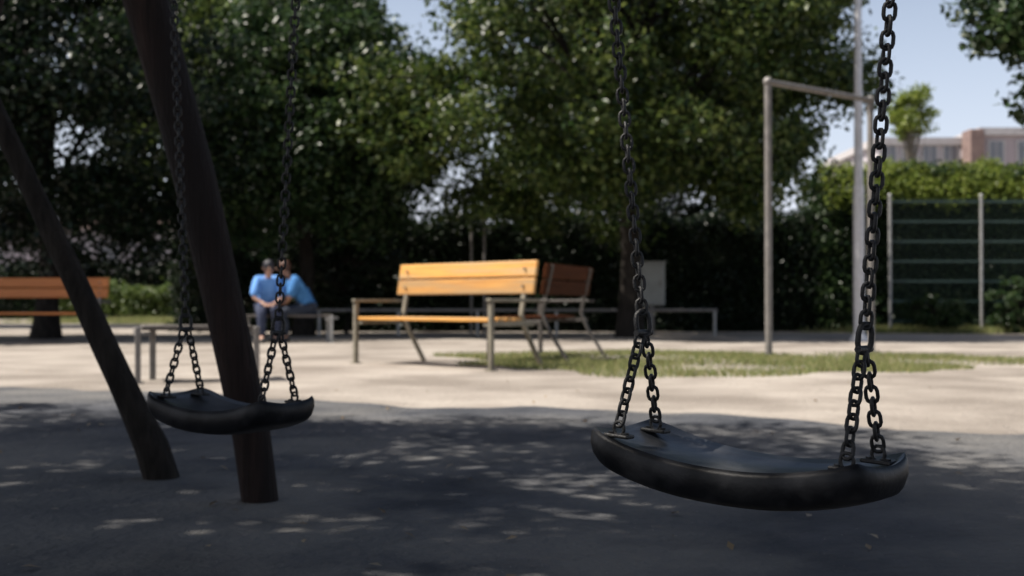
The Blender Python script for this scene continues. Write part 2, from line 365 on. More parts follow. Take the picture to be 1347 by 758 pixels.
# scuffed, dusty patches worn by feet below the two seats
m_ = M['shade_ground']; N_ = m_.node_tree.nodes; L_ = m_.node_tree.links; b_ = N_["Principled BSDF"]
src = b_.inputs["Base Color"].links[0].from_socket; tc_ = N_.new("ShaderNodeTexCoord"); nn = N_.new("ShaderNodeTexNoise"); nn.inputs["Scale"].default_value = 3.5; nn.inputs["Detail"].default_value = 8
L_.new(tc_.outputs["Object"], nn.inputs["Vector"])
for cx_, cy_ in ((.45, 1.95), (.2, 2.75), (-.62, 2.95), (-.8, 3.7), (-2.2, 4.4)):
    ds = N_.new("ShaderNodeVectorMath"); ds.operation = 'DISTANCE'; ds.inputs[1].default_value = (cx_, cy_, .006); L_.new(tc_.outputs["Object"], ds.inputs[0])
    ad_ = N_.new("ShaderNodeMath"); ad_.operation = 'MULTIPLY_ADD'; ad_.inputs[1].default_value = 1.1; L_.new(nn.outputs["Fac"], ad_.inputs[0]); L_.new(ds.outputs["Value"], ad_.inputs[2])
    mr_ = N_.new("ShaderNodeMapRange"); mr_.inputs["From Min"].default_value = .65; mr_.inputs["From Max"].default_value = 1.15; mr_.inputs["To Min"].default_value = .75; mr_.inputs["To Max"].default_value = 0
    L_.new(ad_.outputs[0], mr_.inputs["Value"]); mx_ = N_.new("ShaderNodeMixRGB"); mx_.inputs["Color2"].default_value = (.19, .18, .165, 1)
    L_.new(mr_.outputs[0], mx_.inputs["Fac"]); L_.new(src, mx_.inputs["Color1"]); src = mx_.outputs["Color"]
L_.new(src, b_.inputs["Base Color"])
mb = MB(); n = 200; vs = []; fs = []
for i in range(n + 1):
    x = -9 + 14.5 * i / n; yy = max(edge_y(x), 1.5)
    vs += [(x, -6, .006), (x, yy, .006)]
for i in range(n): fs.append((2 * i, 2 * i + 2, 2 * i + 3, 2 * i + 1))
mb.add(vs, fs); tag(mb.build('shade_darkened_surface', M['shade_ground']), 'dark grey sheet under the swings, its colour deepening the tree shade', kind='structure')

# pebbles and litter on the sand
g = np.random.default_rng(11); mb = MB()
for i in range(4200):
    Y = 2.3 + 9 * random.random() ** 1.6; X = random.uniform(-.52, .52) * Y * 1.05; r = random.uniform(.002, .006)
    sq = [(r, 0, 0), (0, r * random.uniform(.6, 1), 0), (-r, 0, 0), (0, -r * random.uniform(.6, 1), 0), (0, 0, r * .7), (0, 0, -r * .4)]
    a = random.random() * 6; ca, sa = math.cos(a), math.sin(a)
    mb.add([(X + x * ca - y * sa, Y + x * sa + y * ca, z + .003) for x, y, z in sq], [(0, 1, 4), (1, 2, 4), (2, 3, 4), (3, 0, 4), (1, 0, 5), (2, 1, 5), (3, 2, 5), (0, 3, 5)], True)
tag(mb.build('gravel', M['stone']), 'small pale pebbles scattered over the sand', 'gravel', kind='stuff')
n = 110; Y = 2.3 + 10 * g.uniform(0, 1, n) ** 1.4; X = g.uniform(-.52, .52, n) * Y
P = np.stack([X, Y, np.full(n, .014)], 1)
tag(leaf_mesh('leaf_litter', P, .035, M['dry'], upbias=4, seed=4), 'dry fallen leaves scattered on the shaded sand', 'leaf litter', kind='stuff')

def grass(name, cx, cy, rx, ry, n, h, label, seed, dens=1.0):
    g = np.random.default_rng(seed); a = g.uniform(0, 2 * np.pi, n); r = np.sqrt(g.uniform(0, 1, n))
    edge = 1 + .16 * np.sin(3 * a + seed) + .1 * np.sin(7 * a + 2) + .05 * np.sin(15 * a)
    r = r ** .85
    x = cx + rx * r * edge * np.cos(a); y = cy + ry * r * edge * np.sin(a)
    k = (np.sin(x * 2.3 + y * 1.1) + np.sin(x * .9 - y * 2.7 + 1) + g.normal(size=n) * .8) > -.9
    x, y = x[k], y[k]; n = len(x); hh = h * g.uniform(.4, 1.3, n)
    lean = g.normal(size=(n, 2)) * .35 * hh[:, None]; wa = g.uniform(0, np.pi, n); ww = .006 * g.uniform(.7, 1.6, n)
    b0 = np.stack([x - np.cos(wa) * ww, y - np.sin(wa) * ww, np.full(n, -.02)], 1); b1 = np.stack([x + np.cos(wa) * ww, y + np.sin(wa) * ww, np.full(n, -.02)], 1)
    tp = np.stack([x + lean[:, 0], y + lean[:, 1], hh], 1)
    V = np.stack([b0, b1, tp], 1).reshape(-1, 3).astype(np.float32)
    me = bpy.data.meshes.new(name); me.vertices.add(3 * n); me.vertices.foreach_set('co', V.ravel())
    me.loops.add(3 * n); me.loops.foreach_set('vertex_index', np.arange(3 * n).astype(np.int32))
    me.polygons.add(n); me.polygons.foreach_set('loop_start', (np.arange(n) * 3).astype(np.int32)); me.polygons.foreach_set('loop_total', np.full(n, 3, np.int32))
    me.update(calc_edges=True)
    t = me.attributes.new('rnd', 'FLOAT', 'POINT'); t.data.foreach_set('value', np.repeat(g.uniform(0, 1, n), 3).astype(np.float32))
    me.materials.append(M['grass']); o = bpy.data.objects.new(name, me); COL.objects.link(o)
    tag(o, label, 'grass', kind='stuff'); return o
grass('grass', 2.35, 12.3, 3.1, 2.3, 42000, .05, 'thin patch of worn grass around and right of the yellow bench', 1)
grass('grass', 11.5, 25.0, 5.0, 1.3, 26000, .16, 'longer grass along the foot of the fence on the right', 2)
grass('grass', -9.5, 38.0, 6.0, 3.0, 26000, .2, 'far sunlit lawn seen between the leaning trunk and the timber post', 3)

# ------------------------------------------------------------------ swings
def chain_mb(mb, a, b, pitch=.0205, wire=.0062, width=.0235, tw=0.0):
    a = Vector(a); b = Vector(b); d = b - a; n = max(1, round(d.length / pitch)); d.normalize(); L = (b - a).length / n
    s0 = Vector((1, 0, 0)); s0 = (s0 - d * s0.dot(d)).normalized(); s1 = d.cross(s0)
    for i in range(n):
        an = tw + (math.pi / 2 if i % 2 else 0) + random.uniform(-.12, .12)
        mb.link(a + d * (L * (i + .5)), d, s0 * math.cos(an) + s1 * math.sin(an), L, wire, width)

def swing(center, rz, attach, label, SL=.50, SD=.20, roll=0.0):
    root = empty('swing', center, rz, label, 'swing', 'rubber swing seats hanging on chains'); root.rotation_euler = (0, roll, rz)
    # seat: thick moulded rubber, upturned rounded ends, dished top
    nu, nv = 34, 12; TH = .056; mb = MB()
    def prof(u):   # u -1..1 -> half depth
        return SD / 2 * (1 - .16 * max(0, (abs(u) - .8) / .2) ** 2.2)
    def zz(u): return .036 * abs(u) ** 2.2 - .018
    def pt(u, v, layer):
        x = u * SL / 2 * (1 - .045 * v ** 4); y = v * prof(u)
        rim = max(abs(v) ** 6, max(0, abs(u) - .9) * 8)
        z = zz(u)
        if layer == 0: z += .0 + .006 * rim - .010 * (1 - abs(v) ** 2)
        else:
            z += -TH + .006 * (abs(v) ** 4) + .003 * abs(u) ** 6; y *= .95; x *= .99
        return (x, y, z)
    vs = []; fs = []
    for layer in (0, 1):
        for i in range(nu + 1):
            for j in range(nv + 1): vs.append(pt(-1 + 2 * i / nu, -1 + 2 * j / nv, layer))
    K = (nu + 1) * (nv + 1); idx = lambda l, i, j: l * K + i * (nv + 1) + j
    for i in range(nu):
        for j in range(nv):
            fs.append((idx(0, i, j), idx(0, i + 1, j), idx(0, i + 1, j + 1), idx(0, i, j + 1)))
            fs.append((idx(1, i, j), idx(1, i, j + 1), idx(1, i + 1, j + 1), idx(1, i + 1, j)))
    loop = [(i, 0) for i in range(nu)] + [(nu, j) for j in range(nv)] + [(i, nv) for i in range(nu, 0, -1)] + [(0, j) for j in range(nv, 0, -1)]
    rows = [[idx(0, *p) for p in loop]]
    mids = []
    for t, out in ((.16, .006), (.5, .009), (.85, .005)):
        row = []
        for p in loop:
            A = Vector(vs[idx(0, *p)]); B = Vector(vs[idx(1, *p)]); q = A.lerp(B, t); o = Vector((q.x * .35, q.y, 0)).normalized() * out
            row.append(len(vs)); vs.append(tuple(q + o))
        rows.append(row)
    rows.append([idx(1, *p) for p in loop])
    for r in range(len(rows) - 1):
        for k in range(len(loop)):
            l = (k + 1) % len(loop); fs.append((rows[r][k], rows[r + 1][k], rows[r + 1][l], rows[r][l]))
    mb.add(vs, fs, True); seat = mb.build('seat', M['rubber'], root); seat.data.materials.append(M['sheen_top'])
    for p_ in range(0, 2 * nu * nv, 2): seat.data.polygons[p_].material_index = 1
    inv = (Matrix.Translation(center) @ Matrix.Rotation(rz, 4, 'Z') @ Matrix.Rotation(roll, 4, 'Y')).inverted()
    for s, A in ((-1, attach[0]), (1, attach[1])):
        A = inv @ Vector(A)
        jx = s * (SL / 2 - .045); J = Vector((jx, 0, .185)) + (A - Vector((jx, 0, .185))).normalized() * .0
        for t in (-1, 1):
            br = MB()
            c = Vector((s * (SL / 2 - .04), t * .055, zz(.84) + .002))
            br.box(c, (.05, .024, .006), None, .002); br.tube([c + Vector((-.014, 0, .002)), c + Vector((-.014, 0, .006))], .006, 8); br.tube([c + Vector((.014, 0, .002)), c + Vector((.014, 0, .006))], .006, 8)
            br.link(c + Vector((0, 0, .012)), Vector((0, 0, 1)), Vector((1, 0, 0)), .016, .006, .026)
            br.build('bracket', M['chain'], root)
        for t in (-1, 1):
            cb = MB(); chain_mb(cb, Vector((s * (SL / 2 - .04), t * .055, zz(.84) + .02)), J + Vector((0, t * .008, -.006)), tw=.25 * t)
            cb.build('chain', M['chain'], root)
        sh = MB(); d = (A - J).normalized()
        sh.link(J + d * .012, d, Vector((.3, 1, 0)), .034, .009, .038)
        sh.tube([J + Vector((0, -.022, -.004)), J + Vector((0, .022, -.004))], .0055, 8)
        sh.build('shackle', M['chain'], root)
        cb = MB(); chain_mb(cb, J + d * .03, A, tw=math.pi / 4); cb.build('chain', M['chain'], root)
        hk = MB(); hk.link(A + d * .005, d, Vector((1, 0, 0)), .05, .011, .04); hk.build('hanger', M['chain'], root)
    return root

BARZ = 2.32
BD = Vector((-.714, .70, 0)).normalized()
def barpt(t, z=BARZ): return Vector((.35, 1.82, z)) + BD * t
hang = lambda t: barpt(t, BARZ - .10)
swing((.368, 1.83, .381), R(-41), (hang(.36), hang(-.37)), 'black rubber swing seat hanging large in the right foreground', SL=.485, roll=R(2.6))
swing((-.710, 2.87, .372), math.atan2(-.55, .84), (hang(1.83), hang(1.12)), 'black rubber swing seat further back on the left, in front of the timber post', SL=.42, roll=R(.8))

# timber frame the swings hang from
root = empty('swing_stand', barpt(2.36, 0), 0, 'dark timber swing stand whose leaning brown post stands behind the left swing', 'swing stand')
o0 = Vector(root.location)
mb = MB(); mb.tube([barpt(-2.5) - o0, barpt(-.4) - o0, barpt(.7) - o0, barpt(1.7) - o0, barpt(2.85) - o0], .07, 16, wob=.02); mb.build('crossbar', M['pole'], root)
P1 = barpt(2.36, BARZ + .02)
def leg(apex, foot, bow=Vector((0, 0, 0)), r=.068):
    mb = MB(); pts = []; n = 12
    for i in range(n + 1):
        t = i / n; p = foot.lerp(apex + (apex - foot) * .05, t) + bow * math.sin(math.pi * t); pts.append(p - o0)
    pts[0] = pts[0] - Vector((0, 0, .1)) 
    mb.tube(pts, [r * (.80 + .26 * i / n + .015 * math.sin(i * 1.7)) for i in range(n + 1)], 16, wob=.012, seed=3); return mb.build('leg', M['pole'], root)
leg(P1 + Vector((-.05, 0, 0)), Vector((-.775, 3.58, 0)), Vector((.055, 0, 0)), .071)
leg(P1 - Vector((.12, 0, 0)), Vector((-1.86, 3.28, 0)))
P2 = barpt(-2.25, BARZ + .02)
leg(P2 + Vector((.1, 0, 0)), P2 + Vector((.62, .15, -P2.z))); leg(P2 - Vector((.1, 0, 0)), P2 + Vector((-.42, -.2, -P2.z)))
for t in (.36, -.37, 1.83, 1.12):
    mb = MB(); c = barpt(t) - o0; mb.tube([c + BD * -.02, c + BD * .02], .074, 16); mb.tube([c + Vector((0, 0, -.07)), c + Vector((0, 0, -.105))], .012, 8)
    mb.build('hanger_clamp', M['chain'], root)

# ------------------------------------------------------------------ benches
def bench(loc, rz, L, wood, metal, label, arms=True, back=True, group='park benches with slatted backs', seatz=.47, boards=2, flip=1):
    """x = along the seat 0..L, y = depth (0 front, positive towards the backrest)"""
    root = empty('park_bench', loc, rz, label, 'bench', group)
    for k in range(4):
        mb = MB(); mb.box((L / 2, .05 + k * .115, seatz), (L, .10, .035), None, .006); mb.build('seat_slat', wood, root)
    if back:
        for k, zc in enumerate((.795, .965)):
            mb = MB(); t = (zc - .5) * .17
            mb.box((L / 2, .545 + t, zc), (L + .08, .035, .155), Matrix.Rotation(-.17, 3, 'X'), .008); mb.build('back_slat', wood, root)
    for x in (.10, L - .10):
        if back:
            mb = MB()
            pts = [Vector((x, .84, 0)), Vector((x, .62, .34)), Vector((x, .545, .52)), Vector((x, .585, .72)), Vector((x, .66, 1.03))]
            for a, b in zip(pts, pts[1:]): mb.bar(a, b, .05, .028, Vector((0, 1, 0)), .003)
            for zc in (.795, .965): mb.tube([(x, .50 + (zc - .5) * .17, zc), (x, .53 + (zc - .5) * .17, zc)], .012, 8)
            mb.build('rear_leg', metal, root)
        else:
            mb = MB(); mb.bar((x, .44, 0), (x, .44, seatz - .02), .05, .05, Vector((0, 1, 0))); mb.build('rear_leg', metal, root)
    for x in (0, L):
        xx = x + (-.03 if x == 0 else .03)
        mb = MB(); top = .635 if arms else seatz + .01
        mb.bar((xx, .0, 0), (xx, .0, top), .045, .045, Vector((0, 1, 0)), .006); mb.box((xx, 0, .006), (.09, .09, .012))
        mb.build('front_leg', metal, root)
        mb = MB(); mb.bar((xx, -.02, seatz - .04), (xx, .58, seatz - .04), .04, .04); mb.bar((xx + (.06 if x == 0 else -.06), .0, seatz - .0485), (xx + (.06 if x == 0 else -.06), .5, seatz - .0485), .09, .018); mb.build('seat_rail', metal, root)
        if arms:
            mb = MB(); mb.bar((xx, -.04, .655), (xx, .66, .655), .055, .032, bev=.008); mb.build('armrest', metal, root)
    return root
F0 = Vector((-1.61, 11.9, 0)); F1 = Vector((-.215, 10.57, 0))
bench(F0, math.atan2(F1.y - F0.y, F1.x - F0.x), (F1 - F0).length, M['slat'], M['leggy'], 'yellow varnished park bench in full sun at the middle of the playground')
# reddish bench: back turned to us, seen at a grazing angle behind the yellow one
S2 = Vector((.33, 13.6, 0)); d2 = Vector((-.35, -.94, 0)).normalized()
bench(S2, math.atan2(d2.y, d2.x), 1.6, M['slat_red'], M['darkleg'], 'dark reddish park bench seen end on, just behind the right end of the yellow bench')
# orange bench far left
c = at(-55, 18.0); bench((c.x, 18.0, 0), R(-6), 2.15, M['slat_orange'], M['greymetal'], 'orange brown park bench at the left edge, under the dark trees')
c = at(187, 8.9); bench((c.x, 8.9, 0), R(20), .85, M['slat_dark'], M['greymetal'], 'low backless bench with grey legs between leaning trunk and timber post', arms=False, back=False, group=None, seatz=.43)

# ------------------------------------------------------------------ metal things
def post(mb, p, h, r, n=12, r2=None): mb.tube([Vector(p) - Vector((0, 0, .05)), Vector(p) + Vector((0, 0, h * .5)), Vector(p) + Vector((0, 0, h))], [r, (r + (r2 or r)) / 2, r2 or r], n)
a = at(1011, 13.3); b = at(1146, 14.5); hh = H + (HOR - 107) / F * 13.3
root = empty('bar_frame', a, 0, 'tall grey metal bar frame on two posts, left of the pale lamp post', 'bar frame')
for p in (a, b):
    q = p - a; mb = MB(); post(mb, q, hh - .02, .042); mb.build('post', M['greymetal'], root)
    mb = MB(); mb.tube([q + Vector((0, 0, -.01)), q + Vector((0, 0, .014))], .11, 14)
    for k in range(4): mb.tube([q + Vector((.08 * math.cos(k * 1.57), .08 * math.sin(k * 1.57), .01)), q + Vector((.08 * math.cos(k * 1.57), .08 * math.sin(k * 1.57), .035))], .012, 6)
    mb.build('base_plate', M['greymetal'], root)
    mb = MB(); mb.sphere(q + Vector((0, 0, hh)), .058); mb.build('corner_joint', M['greymetal'], root)
mb = MB(); mb.tube([Vector((0, 0, hh)), b - a + Vector((0, 0, hh))], .036, 12); mb.build('top_bar', M['greymetal'], root)

p = at(1130, 19.0); root = empty('lamp_post', p, 0, 'tall pale grey lamp post beside the right swing chain, rising past the bar frame', 'lamp post')
mb = MB(); post(mb, (0, 0, 0), 2.6, .095, 16, .09); mb.build('base_section', M['palemetal'], root)
mb = MB(); mb.tube([(0, 0, 2.6), (0, 0, 4.2), (0, 0, 6.5)], [.074, .066, .055], 16); mb.build('pole', M['palemetal'], root)
mb = MB(); mb.tube([(0, 0, -.01), (0, 0, .03), (0, 0, .12)], [.17, .16, .10], 16); mb.build('base_collar', M['palemetal'], root)
mb = MB(); mb.tube([(0, 0, 6.5), (0, 0, 6.6)], [.08, .2], 16); mb.tube([(0, 0, 6.6), (0, 0, 6.95), (0, 0, 7.02)], [.2, .24, .05], 16); mb.build('lamp_head', M['greymetal'], root)

# panel fence on the right
FY = 24.6; root = empty('panel_fence', at(1170, FY), 0, 'green slatted wire fence with pale posts in front of the tall hedge on the right', 'fence'); o_ = Vector(root.location)
fx = [at(1171, FY).x + k * 1.97 for k in range(6)]
for k, x in enumerate(fx):
    mb = MB(); post(mb, (x - o_.x, 0, 0), 2.95, .035); mb.sphere((x - o_.x, 0, 2.96), .045, 10, 6); mb.build('post', M['galv'], root)
for k in range(5):
    mb = MB()
    for i in range(7): mb.box(((fx[k] + fx[k + 1]) / 2 - o_.x, -.0, .25 + i * .43), (1.90, .02, .055))
    for i in range(38): mb.box((fx[k] - o_.x + .04 + i * .05, .014, 1.5), (.006, .006, 2.8))
    mb.build('wire_panel', M['fence'], root)

# low knee rail behind the benches
RY = 22.0; root = empty('knee_rail', at(420, RY), 0, 'low grey knee rail running behind the benches in front of the hedge', 'railing'); o_ = Vector(root.location)
xa, xb = at(420, RY).x, at(940, RY).x; k = 0; x = xa
while x <= xb + .01:
    mb = MB(); mb.tube([(x - o_.x, 0, -.05), (x - o_.x, 0, .47)], .03, 10); mb.build('post', M['galv'], root); x += (xb - xa) / 5
mb = MB(); mb.tube([(-.05, 0, .5), (xb - xa + .05, 0, .5)], .032, 12); mb.build('rail', M['greymetal'], root)

# grey cabinet on a post
p = at(857, 23.2); root = empty('utility_cabinet', p, 0, 'plain grey utility box on a post in the dark in front of the hedge', 'cabinet')
z0 = H + (HOR - 402) / F * 23.2; z1 = H + (HOR - 346) / F * 23.2
mb = MB(); mb.box((0, 0, (z0 + z1) / 2), (.52, .28, z1 - z0), None, .02); mb.box((0, -.01, z1 + .015), (.58, .36, .03), None, .01); mb.build('case', M['box'], root)
mb = MB(); mb.box((0, -.15, (z0 + z1) / 2), (.44, .02, z1 - z0 - .09), None, .005); d_ = mb.build('door', M['box'], root)
mb = MB(); mb.box((.16, -.168, (z0 + z1) / 2), (.025, .016, .11), None, .004); mb.build('handle', M['greymetal'], d_)
mb = MB(); mb.box((0, 0, z0 / 2 - .02), (.1, .1, z0 + .03)); mb.build('post', M['greymetal'], root)
# two thin posts in front of the hedge
for i, px in enumerate((620, 637)):
    p = at(px, 24.2); root = empty('sign_pole', p, 0, ['left of two thin grey poles in front of the dark hedge above the yellow bench', 'right of two thin grey poles in front of the dark hedge above the yellow bench'][i], 'pole', 'thin poles before the hedge')
    mb = MB(); post(mb, (0, 0, 0), 2.35, .03); mb.build('pole', M['greymetal'], root); mb = MB(); mb.sphere((0, 0, 2.36), .04, 10, 6); mb.build('cap', M['greymetal'], root)

# ------------------------------------------------------------------ hedges and shrubs
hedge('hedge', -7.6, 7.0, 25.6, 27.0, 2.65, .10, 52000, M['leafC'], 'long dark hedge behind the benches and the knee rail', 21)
hedge('hedge', 6.9, 19.0, 25.4, 27.2, 3.55, .10, 60000, M['leafA'], 'tall clipped hedge with sunlit top behind the wire fence on the right', 22, wavy=.09)
hedge('hedge', -17.0, -5.6, 42.5, 44.0, 1.15, .13, 22000, M['leafB'], 'low sunlit hedge far off between the leaning trunk and the timber post', 23)
hedge('hedge', -26.0, -5.0, 46, 47.5, 2.1, .16, 22000, M['leafC'], 'taller dark hedge behind the low sunlit hedge, far left', 24)
def sun_tinted_top(root, x0, x1, y0, z0, z1, n, m, seed):  # brighter yellow-green leaf layer, its colour standing in for sun on the hedge top
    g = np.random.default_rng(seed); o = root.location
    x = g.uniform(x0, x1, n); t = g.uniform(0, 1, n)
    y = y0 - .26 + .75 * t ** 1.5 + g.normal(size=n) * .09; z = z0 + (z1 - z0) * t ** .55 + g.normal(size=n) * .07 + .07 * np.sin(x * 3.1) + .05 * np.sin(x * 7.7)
    leaf_mesh('sun_tinted_top', np.stack([x - o.x, y - o.y, z], 1), .10, m, root, upbias=.8, seed=seed)
sun_tinted_top([o for o in bpy.data.objects if o.name.startswith('hedge') and 12 < o.location.x < 14][0], 6.9, 19.0, 25.4, 2.75, 3.75, 24000, M['leafY'], 71)
def bush(px, Y, zc, rx, rz, n, m, label, seed, leaf=.09, cat='shrub'):
    p = at(px, Y); return tree('shrub', (p.x, Y, 0), (p.x, Y, zc), (rx, rx * .8, rz), 60, n, leaf, m, label, 'shrubs by the hedge', cat, trunk_r=.05, seed=seed, shell=.3)
bush(728, 26.3, 2.35, .75, .9, 9000, M['leafY'], 'yellow green shrub rising over the dark hedge above the right end of the yellow bench', 31)
bush(1345, 23.9, .6, .75, .6, 5000, M['leafA'], 'low leafy shrub at the foot of the fence by the right edge', 32)
bush(1235, 24.1, .42, .85, .42, 5000, M['leafA'], 'low wide shrub against the wire fence, right of the swing chain', 33)
bush(300, 23.0, .9, 1.1, .95, 8000, M['leafC'], 'dark rounded shrub behind the timber post', 34)
bush(455, 23.6, 1.3, 1.0, 1.25, 8000, M['leafC'], 'dark upright shrub left of the yellow bench, before the hedge', 35)

# ------------------------------------------------------------------ trees
G1 = 'broadleaf trees around the playground'
# visible trees; the last one is added out of view
tree('broadleaf_tree', (-4.1, 22.4, 0), (-4.1, 22.4, 4.35), (2.8, 2.3, 2.75), 260, 70000, .135, M['leafA'], 'dark leafy tree left of centre, behind the seated people', G1, seed=41, trunk_r=.19, clump_r=.66, cull=lambda p: ~((p[:, 0] > -2.3) & (p[:, 2] > 5.2)), low=-.9)
tree('broadleaf_tree', (2.2, 21.3, 0), (2.1, 21.5, 5.5), (4.4, 2.9, 3.75), 400, 125000, .13, M['leafD'], 'big leafy tree in the middle with a sunlit left side, above the yellow bench', G1, seed=42, trunk_r=.23, clump_r=.75, cull=lambda p: ~((p[:, 0] < -.95) & (p[:, 2] > 5.0)), low=-.9)
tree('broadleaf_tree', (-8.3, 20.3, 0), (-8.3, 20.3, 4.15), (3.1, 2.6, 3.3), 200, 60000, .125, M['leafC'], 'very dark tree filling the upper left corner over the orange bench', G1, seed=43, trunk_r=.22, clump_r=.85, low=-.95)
tree('broadleaf_tree', (7.35, 12.2, 0), (6.7, 12.2, 3.95), (1.75, 1.7, 2.0), 170, 34000, .11, M['leafA'], 'leafy tree reaching in at the top right corner', G1, seed=44, trunk_r=.13, clump_r=.42, low=-.9)
tree('broadleaf_tree', (-8.6, 33, 0), (-8.2, 33, 7.8), (4.0, 3, 3.9), 300, 44000, .20, M['leafB'], 'bright green tree further back, its sunlit top showing behind the timber post', G1, seed=45, trunk_r=.25, clump_r=.9)
tree('broadleaf_tree', (-6.7, 31, 0), (-6.7, 31, 8.2), (2.5, 3, 3.0), 260, 36000, .19, M['leafB'], 'fresh green tree behind the dark tree left of centre', G1, seed=46, trunk_r=.22, clump_r=.8)
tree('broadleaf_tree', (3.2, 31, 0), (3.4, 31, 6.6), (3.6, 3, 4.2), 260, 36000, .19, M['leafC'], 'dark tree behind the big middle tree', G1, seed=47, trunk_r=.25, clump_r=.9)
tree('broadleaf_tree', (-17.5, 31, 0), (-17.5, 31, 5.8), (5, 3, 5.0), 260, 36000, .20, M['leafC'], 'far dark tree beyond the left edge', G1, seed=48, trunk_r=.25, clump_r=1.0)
tree('slender_tree', (16.2, 46, 0), (16.1, 46, 8.2), (.85, .85, 1.1), 60, 3600, .17, M['leafY'], 'small round tree on a thin trunk standing against the sky beyond the tall hedge', None, seed=49, trunk_r=.11, clump_r=.4, bark='palebark')
tree('broadleaf_tree', (-13.2, 18.5, 0), (-13.0, 18.8, 6.5), (3.4, 3.0, 4.5), 260, 36000, .17, M['leafC'], 'unseen tall tree added outside the left edge to shade the tree over the orange bench', G1, seed=51, trunk_r=.25, clump_r=.85)  # added out of view to shade the dark tree beside it
# leaning trunk by the left swing
tree('leaning_tree', (-1.19, 4.04, 0), (-3.5, 3.5, 4.9), (2.3, 2.0, 1.5), 150, 26000, .10, M['leafC'], 'dark tree with a leaning trunk at the left of the near left swing', None, seed=50, trunk_r=.055,
     trunk_pts=[(-1.22, 4.04, 0), (-1.44, 4.04, .47), (-1.70, 4.04, 1.02), (-2.25, 4.0, 2.2), (-2.85, 3.8, 3.5)], clump_r=.5, low=-.75)
# trees whose shade falls on the foreground (they stand beside and behind the viewpoint)
G2 = 'shade trees beside the viewpoint'
tree('broadleaf_tree', (-1.2, -1.6, 0), (-1.6, .8, 5.6), (2.6, 2.5, 1.5), 95, 24000, .11, M['leafA'], 'shade tree standing just behind the viewpoint', G2, seed=61, trunk_r=.2, clump_r=.5, low=-.7)
tree('broadleaf_tree', (3.2, -1.5, 0), (1.5, 1.6, 5.9), (2.6, 2.6, 1.5), 95, 24000, .11, M['leafA'], 'shade tree behind and right of the viewpoint', G2, seed=62, trunk_r=.2, clump_r=.5, low=-.7)
SH = tree('broadleaf_tree', (-5.6, 1.4, 0), (-5.6, 3.0, 5.2), (2.4, 3.0, 1.9), 110, 26000, .11, M['leafA'], 'shade tree standing left of the viewpoint', G2, seed=63, trunk_r=.2, clump_r=.5, low=-.8)

for i, (x, y, z_, rz_, lab) in enumerate([(6.5, -4.5, 0, 1.0, 'unseen tree added far behind the viewpoint on the right to block sky light'), (-6.5, -5.5, 0, 2.2, 'unseen tree added far behind the viewpoint on the left to block sky light'),
        (8.6, 2.6, 0, 3.0, 'unseen tree added well to the right of the viewpoint to block sky light'), (-10.5, 6.0, 0, 4.1, 'unseen tree added well to the left of the viewpoint to block sky light'), (0.5, -7.5, 0, 5.0, 'unseen tree added straight behind the viewpoint to block sky light')]):
    c = copy_tree(SH); c.location = (x, y, z_); c.rotation_euler = (0, 0, rz_); c.scale = (1.15, 1.15, 1.1); c['label'] = lab  # extra copies added out of view to block sky light

# ------------------------------------------------------------------ buildings
def building(name, x0, x1, y0, y1, h, wall, label, cols, rows, wz, ww, wh, roof='flat', seed=0, zfirst=1.0):
    cx, cy = (x0 + x1) / 2, (y0 + y1) / 2; root = empty(name, (cx, cy, 0), 0, label, 'building'); lx, ly = x1 - x0, y1 - y0
    mb = MB(); mb.box((0, 0, h / 2 - .1), (lx, ly, h + .2)); mb.build('wall', wall, root)
    mb = MB()
    if roof == 'flat': mb.box((0, 0, h + .2), (lx + .5, ly + .5, .4))
    else:
        e = .5; mb.add([(-lx / 2 - e, -ly / 2 - e, h), (lx / 2 + e, -ly / 2 - e, h), (lx / 2 + e, ly / 2 + e, h), (-lx / 2 - e, ly / 2 + e, h), (-lx / 2 + ly * .3, 0, h + 1.8), (lx / 2 - ly * .3, 0, h + 1.8)],
                       [(0, 1, 5, 4), (1, 2, 5), (2, 3, 4, 5), (3, 0, 4), (3, 2, 1, 0)])
    mb.build('roof', M['roofing'] if roof != 'flat' else M['frame'], root)
    for i in range(cols):
        for j in range(rows):
            x = -lx / 2 + lx * (i + .5) / cols; z = zfirst + wz * j + wh / 2
            mb = MB(); mb.box((x, -ly / 2 - .03, z), (ww + .16, .10, wh + .16)); f = mb.build('window', M['frame'], root)
            mb = MB(); mb.box((x - ww / 4, -ly / 2 - .075, z), (ww / 2 - .05, .03, wh)); mb.box((x + ww / 4, -ly / 2 - .075, z), (ww / 2 - .05, .03, wh)); mb.build('pane', M['glass'], f)
    return root
building('apartment_building', 20.6, 25.2, 64, 74, 9.55, M['cream'], 'pale apartment block above the hedge, behind the thin round tree', 4, 3, 3.1, .8, 1.1, zfirst=2.2)
building('apartment_building', 26.0, 45, 63, 74, 9.95, M['brick'], 'pink brick apartment block above the hedge at the right edge', 12, 3, 3.1, .8, 1.2, zfirst=2.2)
mb = MB(); mb.box((0, 0, 5.1), (.8, 1.2, 10.3), None, .05); o = mb.build('chimney_stack', M['roofing']); o.location = (25.6, 63.2, 0); tag(o, 'dark narrow brick stack between the pale block and the brick block', 'chimney')
building('house', -27, -17.2, 66, 76, 5.0, M['cream'], 'low pale pink house far off behind the left swing chain', 4, 1, 3, 1.2, 1.3, 'hip', zfirst=2.6)
building('house', -44, -29.5, 62, 72, 4.6, M['cream'], 'low pale house far off behind the orange bench', 5, 1, 3, 1.2, 1.3, 'hip', zfirst=2.4)

# ------------------------------------------------------------------ people sitting on a low bench
c = at(372, 18.2); bx, by = c.x, 18.2
sb = bench((bx - .75, by - .0, 0), 0, 1.5, M['slat_dark'], M['galv'], 'low backless bench under the two seated people', arms=False, back=False, group=None, seatz=.43)

